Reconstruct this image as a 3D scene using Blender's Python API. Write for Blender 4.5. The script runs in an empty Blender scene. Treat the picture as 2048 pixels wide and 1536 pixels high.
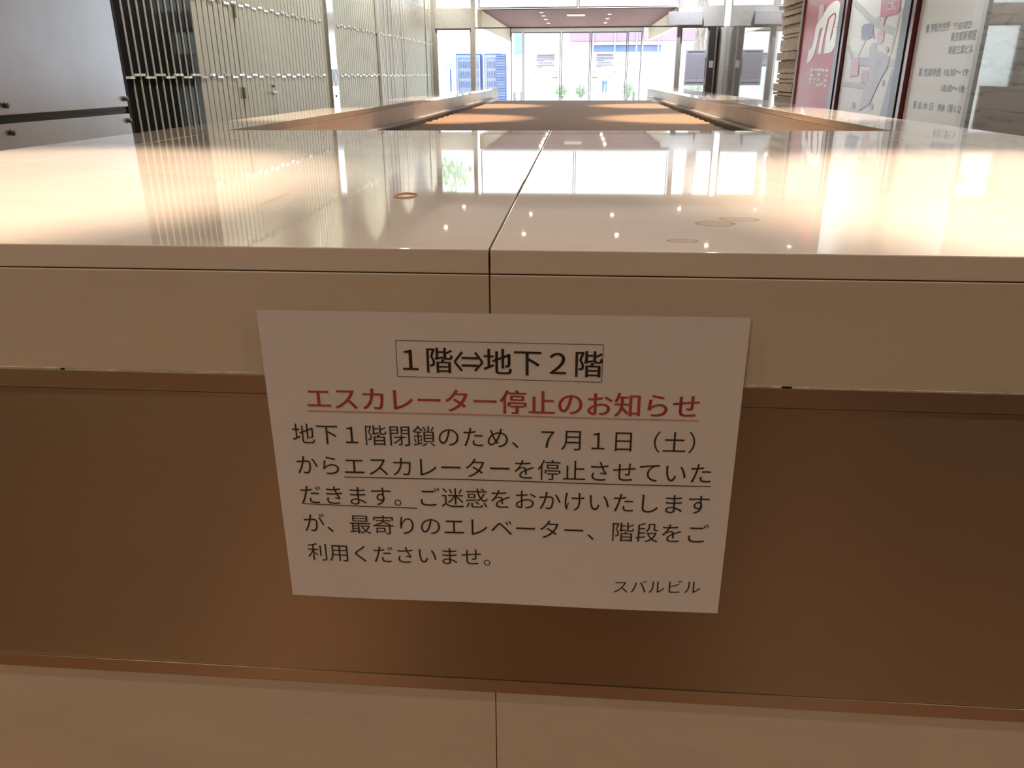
import bpy, bmesh, math, random
from mathutils import Vector, Matrix
random.seed(7)
scn = bpy.context.scene
COL = scn.collection

# ------------------------------------------------------------------ camera
FPX = 1559.0; ROLL = 0.0042; EYE = 1.234
PITCH = math.atan(618.4 / FPX); YAW = math.atan(138.6 / math.hypot(FPX, 618.4))
F = Vector((-math.sin(YAW) * math.cos(PITCH), math.cos(YAW) * math.cos(PITCH), -math.sin(PITCH)))
R0 = Vector((math.cos(YAW), math.sin(YAW), 0)); U0 = R0.cross(F)
R = (R0 - ROLL * U0).normalized(); U = (U0 + ROLL * R0).normalized()
cam = bpy.data.cameras.new('camera'); cam.sensor_width = 36; cam.lens = FPX / 2048 * 36
cam.clip_start = 0.02; cam.clip_end = 300
cam_ob = bpy.data.objects.new('camera', cam); COL.objects.link(cam_ob)
cam_ob.matrix_world = Matrix(((R.x, U.x, -F.x, 0), (R.y, U.y, -F.y, 0), (R.z, U.z, -F.z, EYE), (0, 0, 0, 1)))
scn.camera = cam_ob

# ------------------------------------------------------------------ sky, exposure
scn.view_settings.view_transform = 'Standard'; scn.view_settings.look = 'None'
scn.view_settings.gamma = 1; scn.view_settings.exposure = 0.0
world = bpy.data.worlds.new('overcast_sky'); scn.world = world; world.use_nodes = True
wn = world.node_tree; wn.nodes['Background'].inputs[0].default_value = (0.93, 0.97, 1.0, 1)
wn.nodes['Background'].inputs[1].default_value = 5.5
scn.cycles.max_bounces = 10; scn.cycles.transparent_max_bounces = 16
scn.cycles.sample_clamp_indirect = 6; scn.cycles.caustics_reflective = False; scn.cycles.caustics_refractive = False

WARM = (1.0, 0.74, 0.54); HALLC = (1.0, 0.80, 0.60); NEUTRAL = (1.0, 0.96, 0.84); COOL = (0.90, 0.95, 1.0)
P_SPOT = 640; P_HALL = 104; P_WASH = 225; P_RIGHT_FILL = 250; P_NEAR_STREAK = 650; P_SIDE_FILL = 125

# ------------------------------------------------------------------ materials
def new_mat(name):
    m = bpy.data.materials.new(name); m.use_nodes = True
    return m, m.node_tree, m.node_tree.nodes['Principled BSDF']
def pbr(name, col, rough=0.5, metal=0, var=0.06, scale=18, coat=0, coat_rough=0.03, spec=0.5, emit=0, stretch=None):
    m, t, b = new_mat(name)
    b.inputs['Roughness'].default_value = rough; b.inputs['Metallic'].default_value = metal
    b.inputs['Specular IOR Level'].default_value = spec
    b.inputs['Coat Weight'].default_value = coat; b.inputs['Coat Roughness'].default_value = coat_rough
    tc = t.nodes.new('ShaderNodeTexCoord'); no = t.nodes.new('ShaderNodeTexNoise')
    no.inputs['Scale'].default_value = scale; no.inputs['Detail'].default_value = 5
    src = tc.outputs['Object']
    if stretch:
        mp = t.nodes.new('ShaderNodeMapping'); mp.inputs['Scale'].default_value = stretch
        t.links.new(src, mp.inputs['Vector']); src = mp.outputs['Vector']
    t.links.new(src, no.inputs['Vector'])
    rp = t.nodes.new('ShaderNodeValToRGB'); rp.color_ramp.elements[0].position = 0.3; rp.color_ramp.elements[1].position = 0.7
    rp.color_ramp.elements[0].color = tuple(c * (1 - var) for c in col) + (1,)
    rp.color_ramp.elements[1].color = tuple(min(1, c * (1 + var)) for c in col) + (1,)
    t.links.new(no.outputs['Fac'], rp.inputs['Fac']); t.links.new(rp.outputs['Color'], b.inputs['Base Color'])
    if emit:
        b.inputs['Emission Color'].default_value = tuple(col) + (1,); b.inputs['Emission Strength'].default_value = emit
    return m
def glass(name, tint=(0.93, 0.97, 0.96)):
    m, t, b = new_mat(name); t.nodes.remove(b)
    tr = t.nodes.new('ShaderNodeBsdfTransparent'); tr.inputs[0].default_value = tint + (1,)
    gl = t.nodes.new('ShaderNodeBsdfGlossy'); gl.inputs['Roughness'].default_value = 0.01
    fr = t.nodes.new('ShaderNodeFresnel'); fr.inputs['IOR'].default_value = 1.35
    mx = t.nodes.new('ShaderNodeMixShader')
    t.links.new(fr.outputs[0], mx.inputs[0]); t.links.new(tr.outputs[0], mx.inputs[1]); t.links.new(gl.outputs[0], mx.inputs[2])
    t.links.new(mx.outputs[0], t.nodes['Material Output'].inputs['Surface'])
    return m
def marble(name, base, vein, rough=0.07, stains=()):
    m, t, b = new_mat(name); L = t.links
    ge = t.nodes.new('ShaderNodeNewGeometry')
    mp = t.nodes.new('ShaderNodeMapping'); mp.inputs['Rotation'].default_value = (0.3, 0.5, 0.35); mp.inputs['Scale'].default_value = (1, 2.2, 2.5)
    L.new(ge.outputs['Position'], mp.inputs['Vector'])
    n1 = t.nodes.new('ShaderNodeTexNoise'); n1.inputs['Scale'].default_value = 2.3; n1.inputs['Detail'].default_value = 9; n1.inputs['Distortion'].default_value = 1.4
    L.new(mp.outputs[0], n1.inputs['Vector'])
    r1 = t.nodes.new('ShaderNodeValToRGB'); e = r1.color_ramp.elements
    e[0].position = 0.25; e[0].color = tuple(c * 0.87 for c in base) + (1,); e[1].position = 0.75; e[1].color = base + (1,)
    L.new(n1.outputs['Fac'], r1.inputs['Fac'])
    n2 = t.nodes.new('ShaderNodeTexNoise'); n2.inputs['Scale'].default_value = 4.1; n2.inputs['Detail'].default_value = 6; n2.inputs['Distortion'].default_value = 2.2
    L.new(mp.outputs[0], n2.inputs['Vector'])
    r2 = t.nodes.new('ShaderNodeValToRGB'); e = r2.color_ramp.elements
    e[0].position = 0.490; e[0].color = (0, 0, 0, 1); e[1].position = 0.5; e[1].color = (0.12, 0.12, 0.12, 1)
    x = r2.color_ramp.elements.new(0.510); x.color = (0, 0, 0, 1)
    L.new(n2.outputs['Fac'], r2.inputs['Fac'])
    n3 = t.nodes.new('ShaderNodeTexNoise'); n3.inputs['Scale'].default_value = 1.3; L.new(mp.outputs[0], n3.inputs['Vector'])
    mu = t.nodes.new('ShaderNodeMath'); mu.operation = 'MULTIPLY'; L.new(r2.outputs[0], mu.inputs[0]); L.new(n3.outputs['Fac'], mu.inputs[1])
    mx = t.nodes.new('ShaderNodeMixRGB'); L.new(mu.outputs[0], mx.inputs[0]); L.new(r1.outputs[0], mx.inputs[1]); mx.inputs[2].default_value = vein + (1,)
    out = mx.outputs[0]
    for (sx, sy, rx, ry, amt) in stains:          # dried cup rings: thin darker ovals
        su = t.nodes.new('ShaderNodeVectorMath'); su.operation = 'SUBTRACT'; su.inputs[1].default_value = (sx, sy, 1.1)
        L.new(ge.outputs['Position'], su.inputs[0])
        sc = t.nodes.new('ShaderNodeVectorMath'); sc.operation = 'MULTIPLY'; sc.inputs[1].default_value = (1 / rx, 1 / ry, 20)
        L.new(su.outputs[0], sc.inputs[0])
        wv = t.nodes.new('ShaderNodeVectorMath'); wv.operation = 'ADD'
        nn = t.nodes.new('ShaderNodeTexNoise'); nn.inputs['Scale'].default_value = 60; L.new(ge.outputs['Position'], nn.inputs['Vector'])
        ns = t.nodes.new('ShaderNodeVectorMath'); ns.operation = 'SCALE'; ns.inputs['Scale'].default_value = 0.35; L.new(nn.outputs['Color'], ns.inputs[0])
        L.new(sc.outputs[0], wv.inputs[0]); L.new(ns.outputs[0], wv.inputs[1])
        ln = t.nodes.new('ShaderNodeVectorMath'); ln.operation = 'LENGTH'; L.new(wv.outputs[0], ln.inputs[0])
        rr = t.nodes.new('ShaderNodeValToRGB'); e = rr.color_ramp.elements
        e[0].position = 0.0; e[0].color = (0.35 * amt,) * 3 + (1,); e[1].position = 1.0; e[1].color = (0, 0, 0, 1)
        a = rr.color_ramp.elements.new(0.72); a.color = (0.3 * amt,) * 3 + (1,)
        a = rr.color_ramp.elements.new(0.86); a.color = (amt,) * 3 + (1,)
        L.new(ln.outputs['Value'], rr.inputs['Fac'])
        m2 = t.nodes.new('ShaderNodeMixRGB'); L.new(rr.outputs[0], m2.inputs[0]); L.new(out, m2.inputs[1]); m2.inputs[2].default_value = (0.42, 0.27, 0.16, 1)
        out = m2.outputs[0]
    L.new(out, b.inputs['Base Color']); b.inputs['Roughness'].default_value = rough
    b.inputs['Subsurface Weight'].default_value = 0.0
    return m
def zebra(name, dark, light, rough=0.04, scale=7.0, rot=(0, 0, 0)):
    m, t, b = new_mat(name); L = t.links
    ge = t.nodes.new('ShaderNodeNewGeometry'); mp = t.nodes.new('ShaderNodeMapping')
    mp.inputs['Rotation'].default_value = rot; L.new(ge.outputs['Position'], mp.inputs['Vector'])
    mp.inputs['Scale'].default_value = (0.45, 0.45, scale)
    w = t.nodes.new('ShaderNodeTexNoise'); w.inputs['Scale'].default_value = 1.0; w.inputs['Detail'].default_value = 4; w.inputs['Roughness'].default_value = 0.5; w.inputs['Distortion'].default_value = 0.35
    L.new(mp.outputs[0], w.inputs['Vector'])
    r = t.nodes.new('ShaderNodeValToRGB'); e = r.color_ramp.elements
    e[0].position = 0.30; e[0].color = light + (1,); e[1].position = 0.75; e[1].color = tuple(c * 1.12 for c in light) + (1,)
    for p, c in ((0.455, light), (0.475, dark), (0.495, light), (0.56, tuple(c * 0.85 for c in light)), (0.585, dark), (0.60, light)):
        q = r.color_ramp.elements.new(p); q.color = tuple(c) + (1,)
    L.new(w.outputs['Fac'], r.inputs['Fac']); L.new(r.outputs[0], b.inputs['Base Color'])
    b.inputs['Coat Weight'].default_value = 0.6; b.inputs['Coat Roughness'].default_value = 0.02
    b.inputs['Roughness'].default_value = rough
    return m
def brushed(name, col, rough, aniso, rot):
    m, t, b = new_mat(name); L = t.links
    b.inputs['Metallic'].default_value = 1
    b.inputs['Anisotropic'].default_value = aniso; b.inputs['Anisotropic Rotation'].default_value = rot
    tg = t.nodes.new('ShaderNodeTangent'); tg.direction_type = 'RADIAL'; tg.axis = 'Z'; L.new(tg.outputs[0], b.inputs['Tangent'])
    ge = t.nodes.new('ShaderNodeNewGeometry'); mp = t.nodes.new('ShaderNodeMapping'); mp.inputs['Scale'].default_value = (3, 3, 900)
    L.new(ge.outputs['Position'], mp.inputs['Vector'])
    n = t.nodes.new('ShaderNodeTexNoise'); n.inputs['Scale'].default_value = 1; n.inputs['Detail'].default_value = 3; L.new(mp.outputs[0], n.inputs['Vector'])
    mr = t.nodes.new('ShaderNodeMapRange'); mr.inputs[3].default_value = rough * 0.9; mr.inputs[4].default_value = rough * 1.15
    L.new(n.outputs['Fac'], mr.inputs[0]); L.new(mr.outputs[0], b.inputs['Roughness'])
    r = t.nodes.new('ShaderNodeValToRGB'); e = r.color_ramp.elements
    e[0].color = tuple(c * 0.95 for c in col) + (1,); e[1].color = tuple(min(1, c * 1.05) for c in col) + (1,)
    L.new(n.outputs['Fac'], r.inputs['Fac']); L.new(r.outputs[0], b.inputs['Base Color'])
    return m

STAINS = [(0.137, 0.771, 0.021, 0.017, 0.75), (0.165, 0.796, 0.021, 0.013, 0.75), (0.095, 0.683, 0.015, 0.009, 0.9)]
def sheet_mat(name, col):
    m, t, b = new_mat(name); L = t.links
    b.inputs['Base Color'].default_value = col + (1,); b.inputs['Roughness'].default_value = 0.7
    no = t.nodes.new('ShaderNodeTexNoise'); no.inputs['Scale'].default_value = 30
    mr = t.nodes.new('ShaderNodeMapRange'); mr.inputs[3].default_value = 0.42; mr.inputs[4].default_value = 0.48; L.new(no.outputs['Fac'], mr.inputs[0])
    tl = t.nodes.new('ShaderNodeBsdfTranslucent'); tl.inputs[0].default_value = col + (1,)
    mx = t.nodes.new('ShaderNodeMixShader'); L.new(mr.outputs[0], mx.inputs[0]); L.new(b.outputs[0], mx.inputs[1]); L.new(tl.outputs[0], mx.inputs[2])
    L.new(mx.outputs[0], t.nodes['Material Output'].inputs['Surface']); return m
M = {}
M['backlit'] = sheet_mat('backlit_paper', (0.80, 0.80, 0.88)); M['backlit_red'] = sheet_mat('backlit_red_ink', (0.42, 0.20, 0.30)); M['backlit_ink'] = sheet_mat('backlit_ink', (0.24, 0.24, 0.36)); M['backlit_fine'] = sheet_mat('backlit_fine_ink', (0.50, 0.50, 0.58))
M['marble'] = marble('cream_marble_lit', (0.82, 0.76, 0.68), (0.34, 0.24, 0.14), 0.028, STAINS)  # coping copy of the stone, lightened for the light falling on top
M['marble_face_shaded'] = marble('cream_marble_face_shaded', (0.70, 0.625, 0.51), (0.34, 0.24, 0.14), 0.2)  # same stone as the coping, tone darkened to carry the face's shade
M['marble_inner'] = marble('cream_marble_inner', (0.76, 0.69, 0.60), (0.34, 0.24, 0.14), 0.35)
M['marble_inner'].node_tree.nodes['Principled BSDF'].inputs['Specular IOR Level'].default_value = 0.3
M['skirt'] = pbr('grey_skirt_metal', (0.46, 0.45, 0.45), 0.45, 0.3)
M['bolt'] = pbr('dull_bolt', (0.16, 0.15, 0.13), 0.4, 0.5)
M['hinge'] = pbr('olive_hinge', (0.16, 0.15, 0.09), 0.5)
M['stile'] = pbr('grey_stile', (0.12, 0.12, 0.13), 0.5)
M['plate_dull'] = pbr('dull_plate', (0.70, 0.69, 0.60), 0.4, 0.5)
M['side_brown'] = pbr('khaki_brown_frame', (0.17, 0.12, 0.07), 0.5)
M['grout'] = pbr('brown_grout', (0.13, 0.075, 0.04), 0.8)
M['sealant'] = pbr('old_sealant', (0.62, 0.55, 0.45), 0.5, var=0.3, scale=90)
M['steel'] = brushed('brushed_steel', (0.41, 0.345, 0.255), 0.30, 0.88, 0.25)
M['steel_strip'] = brushed('brushed_steel_strip', (0.49, 0.415, 0.32), 0.30, 0.6, 0.25)
M['trim_metal'] = pbr('satin_trim', (0.62, 0.60, 0.58), 0.42, 0.6)
M['polished'] = pbr('polished_steel', (0.80, 0.82, 0.84), 0.14, 1, var=0.02)
M['plate'] = pbr('silver_plate', (0.86, 0.87, 0.88), 0.2, 1, var=0.08, scale=3)
M['alu'] = pbr('satin_aluminium', (0.68, 0.72, 0.80), 0.30, 1, var=0.04, scale=4)
M['dark'] = pbr('dark_metal', (0.028, 0.027, 0.03), 0.3, 0.3)
M['gap'] = pbr('dark_gap', (0.012, 0.010, 0.008), 0.8)
M['smoked'] = pbr('smoked_glass', (0.010, 0.010, 0.013), 0.05, 0, var=0.02, spec=0.04)
M['rib'] = pbr('khaki_ribs', (0.45, 0.45, 0.36), 0.42, var=0.03, scale=2)
M['rib_grey'] = pbr('grey_ribs', (0.42, 0.40, 0.35), 0.38, var=0.03, scale=2)
M['groove'] = pbr('rib_groove', (0.10, 0.095, 0.065), 0.8)
M['brown_wood'] = pbr('brown_planks', (0.36, 0.235, 0.145), 0.5, var=0.12, scale=6, stretch=(0.6, 12, 12))
M['floor'] = pbr('hall_floor', (0.24, 0.125, 0.065), 0.35, var=0.12, scale=3)
M['ceiling'] = pbr('hall_ceiling', (0.72, 0.68, 0.66), 0.8)
M['backwall'] = pbr('back_wall', (0.33, 0.21, 0.13), 0.6, var=0.1, scale=2)
M['zebra'] = zebra('grey_veined_marble', (0.15, 0.14, 0.125), (0.26, 0.245, 0.225), 0.035, 5.0)
M['stone'] = pbr('split_stone', (0.38, 0.28, 0.18), 0.75, var=0.25, scale=9, stretch=(1, 1, 5))
M['soffit'] = pbr('brown_soffit', (0.14, 0.042, 0.036), 0.6, spec=0.2)
M['cream'] = pbr('cream_bulkhead', (0.78, 0.73, 0.56), 0.6)
M['greypanel'] = pbr('pale_grey_panel', (0.55, 0.55, 0.57), 0.5)
M['beige'] = pbr('beige_panel', (0.54, 0.53, 0.50), 0.5)
M['post'] = pbr('grey_post', (0.50, 0.48, 0.46), 0.4)
M['darkpost'] = pbr('dark_bronze', (0.06, 0.05, 0.05), 0.35)
M['glass'] = glass('clear_glass')
M['greenglass'] = glass('green_tint_glass', (0.50, 0.73, 0.68))
M['paper'] = pbr('white_paper', (0.80, 0.79, 0.79), 0.6, var=0.01, scale=40)
M['ink'] = pbr('black_ink', (0.030, 0.022, 0.018), 0.6)
M['redink'] = pbr('red_ink', (0.52, 0.075, 0.075), 0.6)
M['pinkink'] = pbr('pale_red_ink', (0.58, 0.33, 0.31), 0.6)
M['greyink'] = pbr('grey_ink', (0.36, 0.34, 0.36), 0.6)
M['bluegrey'] = pbr('blue_grey_ink', (0.22, 0.24, 0.36), 0.6)
CO = dict(coat=0.12, coat_rough=0.02)
M['sign_red'] = pbr('sign_red', (0.44, 0.008, 0.026), 0.3, var=0.02, spec=0.15, coat=0.05, coat_rough=0.02)
M['sign_white'] = pbr('sign_white', (0.74, 0.75, 0.71), 0.4, var=0.01, **CO)
M['sign_logo'] = pbr('sign_logo_white', (0.78, 0.78, 0.74), 0.4, var=0.01, **CO)
M['sign_pale'] = pbr('sign_pale_pink', (0.50, 0.30, 0.31), 0.4, var=0.01, **CO)
M['map_road'] = pbr('map_road', (0.50, 0.51, 0.53), 0.4, var=0.01, **CO)
M['map_block'] = pbr('map_block', (0.45, 0.46, 0.55), 0.4, var=0.01, **CO)
M['map_rail'] = pbr('map_rail', (0.28, 0.32, 0.46), 0.4, var=0.01, **CO)
M['map_callout'] = pbr('map_callout', (0.22, 0.26, 0.36), 0.4, var=0.01, **CO)
M['map_pink'] = pbr('map_pink', (0.62, 0.10, 0.22), 0.4, var=0.01, **CO)
M['map_pale_pink'] = pbr('map_pale_pink', (0.66, 0.42, 0.56), 0.4, var=0.01, **CO)
M['sign_ink'] = pbr('sign_ink', (0.10, 0.10, 0.12), 0.4, var=0.01, **CO)
M['lacquer'] = pbr('dark_red_lacquer', (0.10, 0.010, 0.012), 0.2, var=0.02)
M['chrome'] = pbr('chrome', (0.75, 0.75, 0.78), 0.1, 1, var=0.02)
M['lamp'] = pbr('lamp_lens', (1.0, 0.80, 0.60), 0.4, emit=26)
M['lamp_soft'] = pbr('tube_diffuser', (1.0, 0.95, 0.85), 0.4, emit=1.6)
M['white_metal'] = pbr('white_metal', (0.7, 0.69, 0.66), 0.4)
M['rubber'] = pbr('tan_rubber', (0.62, 0.32, 0.12), 0.45)
M['pavement'] = pbr('pale_pavement', (0.62, 0.62, 0.60), 0.7, var=0.08, scale=2)
M['white_wall'] = pbr('white_render', (0.82, 0.82, 0.82), 0.7, var=0.02)
M['pinkband'] = pbr('pink_fascia', (0.27, 0.18, 0.27), 0.6, var=0.03)
M['pinkpale'] = pbr('pale_pink_fascia', (0.40, 0.32, 0.35), 0.6)
M['blueband'] = pbr('blue_shopfront', (0.11, 0.17, 0.33), 0.5)
M['vend_blue'] = pbr('blue_casing', (0.055, 0.09, 0.27), 0.5, spec=0.2)
M['vend_pale'] = pbr('pale_blue_display', (0.19, 0.23, 0.36), 0.5, spec=0.2)
M['vend_pack'] = pbr('packed_goods', (0.12, 0.13, 0.24), 0.5, var=0.5, scale=25)
M['leaf'] = pbr('leaves', (0.30, 0.40, 0.26), 0.5, var=0.4, scale=2)
M['bark'] = pbr('bark', (0.24, 0.19, 0.18), 0.85, var=0.55, scale=7, stretch=(3, 3, 0.6))
M['skin'] = pbr('skin', (0.50, 0.32, 0.24), 0.5); M['hair'] = pbr('hair', (0.05, 0.06, 0.09), 0.5)
M['shirt'] = pbr('white_shirt', (0.78, 0.78, 0.80), 0.8); M['trousers'] = pbr('blue_trousers', (0.14, 0.20, 0.42), 0.8)
M['grey_plastic'] = pbr('grey_plastic', (0.24, 0.27, 0.26), 0.5)

# ------------------------------------------------------------------ mesh helpers
def bm_new(): return bmesh.new()
def box(bm, x0, x1, y0, y1, z0, z1, bev=0):
    vs = [bm.verts.new((x, y, z)) for z in (z0, z1) for y in (y0, y1) for x in (x0, x1)]
    fs = [bm.faces.new([vs[i] for i in f]) for f in ((0, 2, 3, 1), (4, 5, 7, 6), (0, 1, 5, 4), (2, 6, 7, 3), (0, 4, 6, 2), (1, 3, 7, 5))]
    if bev:
        es = list({e for f in fs for e in f.edges})
        bmesh.ops.bevel(bm, geom=es, offset=bev, segments=2, profile=0.6, affect='EDGES')
    return fs
def prism(bm, pts, frm, depth):
    """polygon pts (a,b) on frame (origin,right,up,out) extruded inward from z=0 front to -depth"""
    o, r, u, n = frm
    f = [bm.verts.new(o + r * a + u * b) for a, b in pts]; k = [bm.verts.new(o + r * a + u * b - n * depth) for a, b in pts]
    area = sum(pts[i][0] * pts[(i + 1) % len(pts)][1] - pts[(i + 1) % len(pts)][0] * pts[i][1] for i in range(len(pts)))
    if area < 0: f.reverse(); k.reverse()
    bm.faces.new(f); bm.faces.new(k[::-1])
    for i in range(len(f)):
        j = (i + 1) % len(f); bm.faces.new((f[i], k[i], k[j], f[j]))
def tube(bm, pts, rad, seg=12, closed=False, cap=True):
    pts = [Vector(p) for p in pts]; n = len(pts); rads = rad if isinstance(rad, (list, tuple)) else [rad] * n
    rings = []
    for i, p in enumerate(pts):
        a = pts[(i - 1) % n] if (closed or i > 0) else p; b = pts[(i + 1) % n] if (closed or i < n - 1) else p
        d = (b - a).normalized(); s = Vector((0, 0, 1)) if abs(d.z) < 0.9 else Vector((1, 0, 0))
        e1 = d.cross(s).normalized(); e2 = d.cross(e1)
        rings.append([bm.verts.new(p + (e1 * math.cos(2 * math.pi * k / seg) + e2 * math.sin(2 * math.pi * k / seg)) * rads[i]) for k in range(seg)])
    for i in range(n if closed else n - 1):
        A = rings[i]; B = rings[(i + 1) % n]
        for k in range(seg): bm.faces.new((A[k], B[k], B[(k + 1) % seg], A[(k + 1) % seg]))
    if cap and not closed: bm.faces.new(rings[0]); bm.faces.new(rings[-1][::-1])
def lathe(bm, c, prof, axis='Z', seg=20):
    c = Vector(c); rings = []
    for r, h in prof:
        ring = []
        for k in range(seg):
            a = 2 * math.pi * k / seg; p = (r * math.cos(a), r * math.sin(a), h)
            if axis == 'X': p = (h, p[0], p[1])
            if axis == 'Y': p = (p[0], -h, p[1])
            ring.append(bm.verts.new(c + Vector(p)))
        rings.append(ring)
    for i in range(len(rings) - 1):
        for k in range(seg): bm.faces.new((rings[i][k], rings[i][(k + 1) % seg], rings[i + 1][(k + 1) % seg], rings[i + 1][k]))
    bm.faces.new(rings[0][::-1]); bm.faces.new(rings[-1])
def wloc(o):
    p = Vector(o.location)
    while o.parent: o = o.parent; p += o.location
    return p
def obj(name, bm, mats, parent=None, smooth=False, base=None):
    bmesh.ops.recalc_face_normals(bm, faces=bm.faces[:])
    me = bpy.data.meshes.new(name)
    off = wloc(parent) if parent else Vector(base) if base else Vector((0, 0, 0))
    for v in bm.verts: v.co -= off
    bm.to_mesh(me); bm.free()
    for m in (mats if isinstance(mats, (list, tuple)) else [mats]): me.materials.append(m)
    if smooth:
        for p in me.polygons: p.use_smooth = True
    o = bpy.data.objects.new(name, me); COL.objects.link(o)
    if parent: o.parent = parent
    elif base: o.location = base
    return o
def tag(o, label, cat, group=None):
    o['label'] = label; o['category'] = cat
    if group: o['group'] = group
    return o
def thing(name, label, cat, loc, group=None):
    o = bpy.data.objects.new(name, None); COL.objects.link(o); o.location = loc; o.empty_display_size = 0.1
    return tag(o, label, cat, group)
def struct(name, bm, m, parent=None):
    o = obj(name, bm, m, parent)
    if not parent: o['kind'] = 'structure'
    return o
def simple(name, m, parent, *boxes, bev=0):
    bm = bm_new()
    for b in boxes: box(bm, *b, bev=bev)
    return obj(name, bm, m, parent)

_tc = {}
def glyphs(body, offset=0.0):
    """flat outlines of a line of writing, in em units"""
    key = (body, offset)
    if key not in _tc:
        c = bpy.data.curves.new('writing', 'FONT'); c.offset = offset; c.body = body; c.resolution_u = 4
        o = bpy.data.objects.new('writing', c); COL.objects.link(o)
        dg = bpy.context.evaluated_depsgraph_get(); dg.update(); me = o.evaluated_get(dg).to_mesh()
        _tc[key] = ([(v.co.x, v.co.y) for v in me.vertices], [tuple(p.vertices) for p in me.polygons])
        bpy.data.objects.remove(o); bpy.data.curves.remove(c)
    return _tc[key]
def adv(ch='国'):
    a = max(x for x, y in glyphs(ch)[0]); b = max(x for x, y in glyphs(ch + ch)[0]); return b - a
EM = adv()
def write(bm, body, frm, a, b, em, hs=1.0, offset=0.0, slope=0.0, width=None):
    """write body from (a, baseline b) on a frame; em = cell width in metres, hs = height ratio"""
    vs, fs = glyphs(body, offset); o, r, u, n = frm; k = em / EM
    x0 = 0
    if width:
        x0 = min(x for x, y in vs); kx = width / (max(x for x, y in vs) - x0)
    else: kx = k
    mv = [bm.verts.new(o + r * (a + (x - x0) * kx) + u * (b + y * k * hs + (x - x0) * kx * slope)) for x, y in vs]
    for f in fs:
        try: bm.faces.new([mv[i] for i in f])
        except ValueError: pass
_dz = [0]
def bar(bm, frm, a0, b0, a1, b1, t):
    o, r, u, n = frm; _dz[0] = (_dz[0] + 1) % 20; o = o + n * (_dz[0] * 0.00004); d = Vector((a1 - a0, b1 - b0)); d.normalize(); p = Vector((-d.y, d.x)) * t / 2
    q = [(a0 - p.x, b0 - p.y), (a1 - p.x, b1 - p.y), (a1 + p.x, b1 + p.y), (a0 + p.x, b0 + p.y)]
    bm.faces.new([bm.verts.new(o + r * x + u * y) for x, y in q])
def poly(bm, frm, pts):
    o, r, u, n = frm; _dz[0] = (_dz[0] + 1) % 20; o = o + n * (_dz[0] * 0.00004); bm.faces.new([bm.verts.new(o + r * x + u * y) for x, y in pts])

# ------------------------------------------------------------------ the room
H = 3.55; XL = -3.0; XR = 2.75; YF = 17.2; YB = -5.0
bm = bm_new(); box(bm, -3.3, 3.2, YB - 0.2, YF, -0.2, 0); struct('floor', bm, M['floor'])
bm = bm_new(); box(bm, -3.3, 3.2, YF, 24.6, -0.2, 0); struct('floor_vestibule', bm, M['pavement'])
bm = bm_new(); box(bm, -3.3, 3.2, YB - 0.2, YF + 0.05, H, H + 0.2); struct('ceiling', bm, M['ceiling'])
bm = bm_new(); box(bm, -3.3, 3.2, YB - 0.2, YB, 0, H); struct('wall_back', bm, M['backwall'])

# left wall: dark smoked glass bay, then khaki vertical ribs
bm = bm_new()
box(bm, XL - 0.25, XL - 0.035, YB, YF, 0, H)
wl = struct('wall_left', bm, M['groove'])
bm = bm_new(); y = 6.42; PIT = 0.1
DOOR0, DOOR1 = 7.22, 8.12
while y < 9.76:
    if not (DOOR0 - 0.01 < y < DOOR1 - 0.05): box(bm, XL - 0.035, XL, y + 0.008, y + PIT - 0.008, 0, H)
    y += PIT
y = 10.22
while y < 12.30: box(bm, XL - 0.035, XL, y + 0.008, y + PIT - 0.008, 0, H); y += PIT
z0 = 2.10   # ribs over the door head
y = DOOR0
while y < DOOR1 - 0.05: box(bm, XL - 0.035, XL, y + 0.008, y + PIT - 0.008, 2.12, H); y += PIT
y = YB + 0.02
while y < 2.5: box(bm, XL - 0.035, XL, y + 0.008, y + PIT - 0.008, 0, H); y += PIT
obj('ribbed_cladding', bm, M['rib'], wl)
bm = bm_new(); y = 12.42
while y < 17.05: box(bm, XL - 0.035, XL + 0.004, y + 0.010, y + PIT - 0.010, 0, H); y += PIT
obj('grey_ribbed_cladding', bm, M['rib_grey'], wl)
bm = bm_new()
for yy, x in ((12.40, 0.03), (12.9, 0.012), (13.15, 0.012), (13.4, 0.012), (14.1, 0.012), (14.3, 0.012), (16.3, 0.02), (16.8, 0.02)):
    box(bm, XL - 0.01, XL + x, yy - 0.012, yy + 0.012, 0, H)
obj('pale_fin', bm, M['white_metal'], wl)
simple('smoked_glass', M['smoked'], wl, (XL - 0.035, XL - 0.006, 5.30, 6.415, 0, H))
bm = bm_new(); y = 5.42
while y < 6.41: box(bm, XL - 0.006, XL + 0.002, y - 0.006, y + 0.006, 0, H); y += 0.1
obj('glass_fin', bm, M['rib'], wl)
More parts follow.
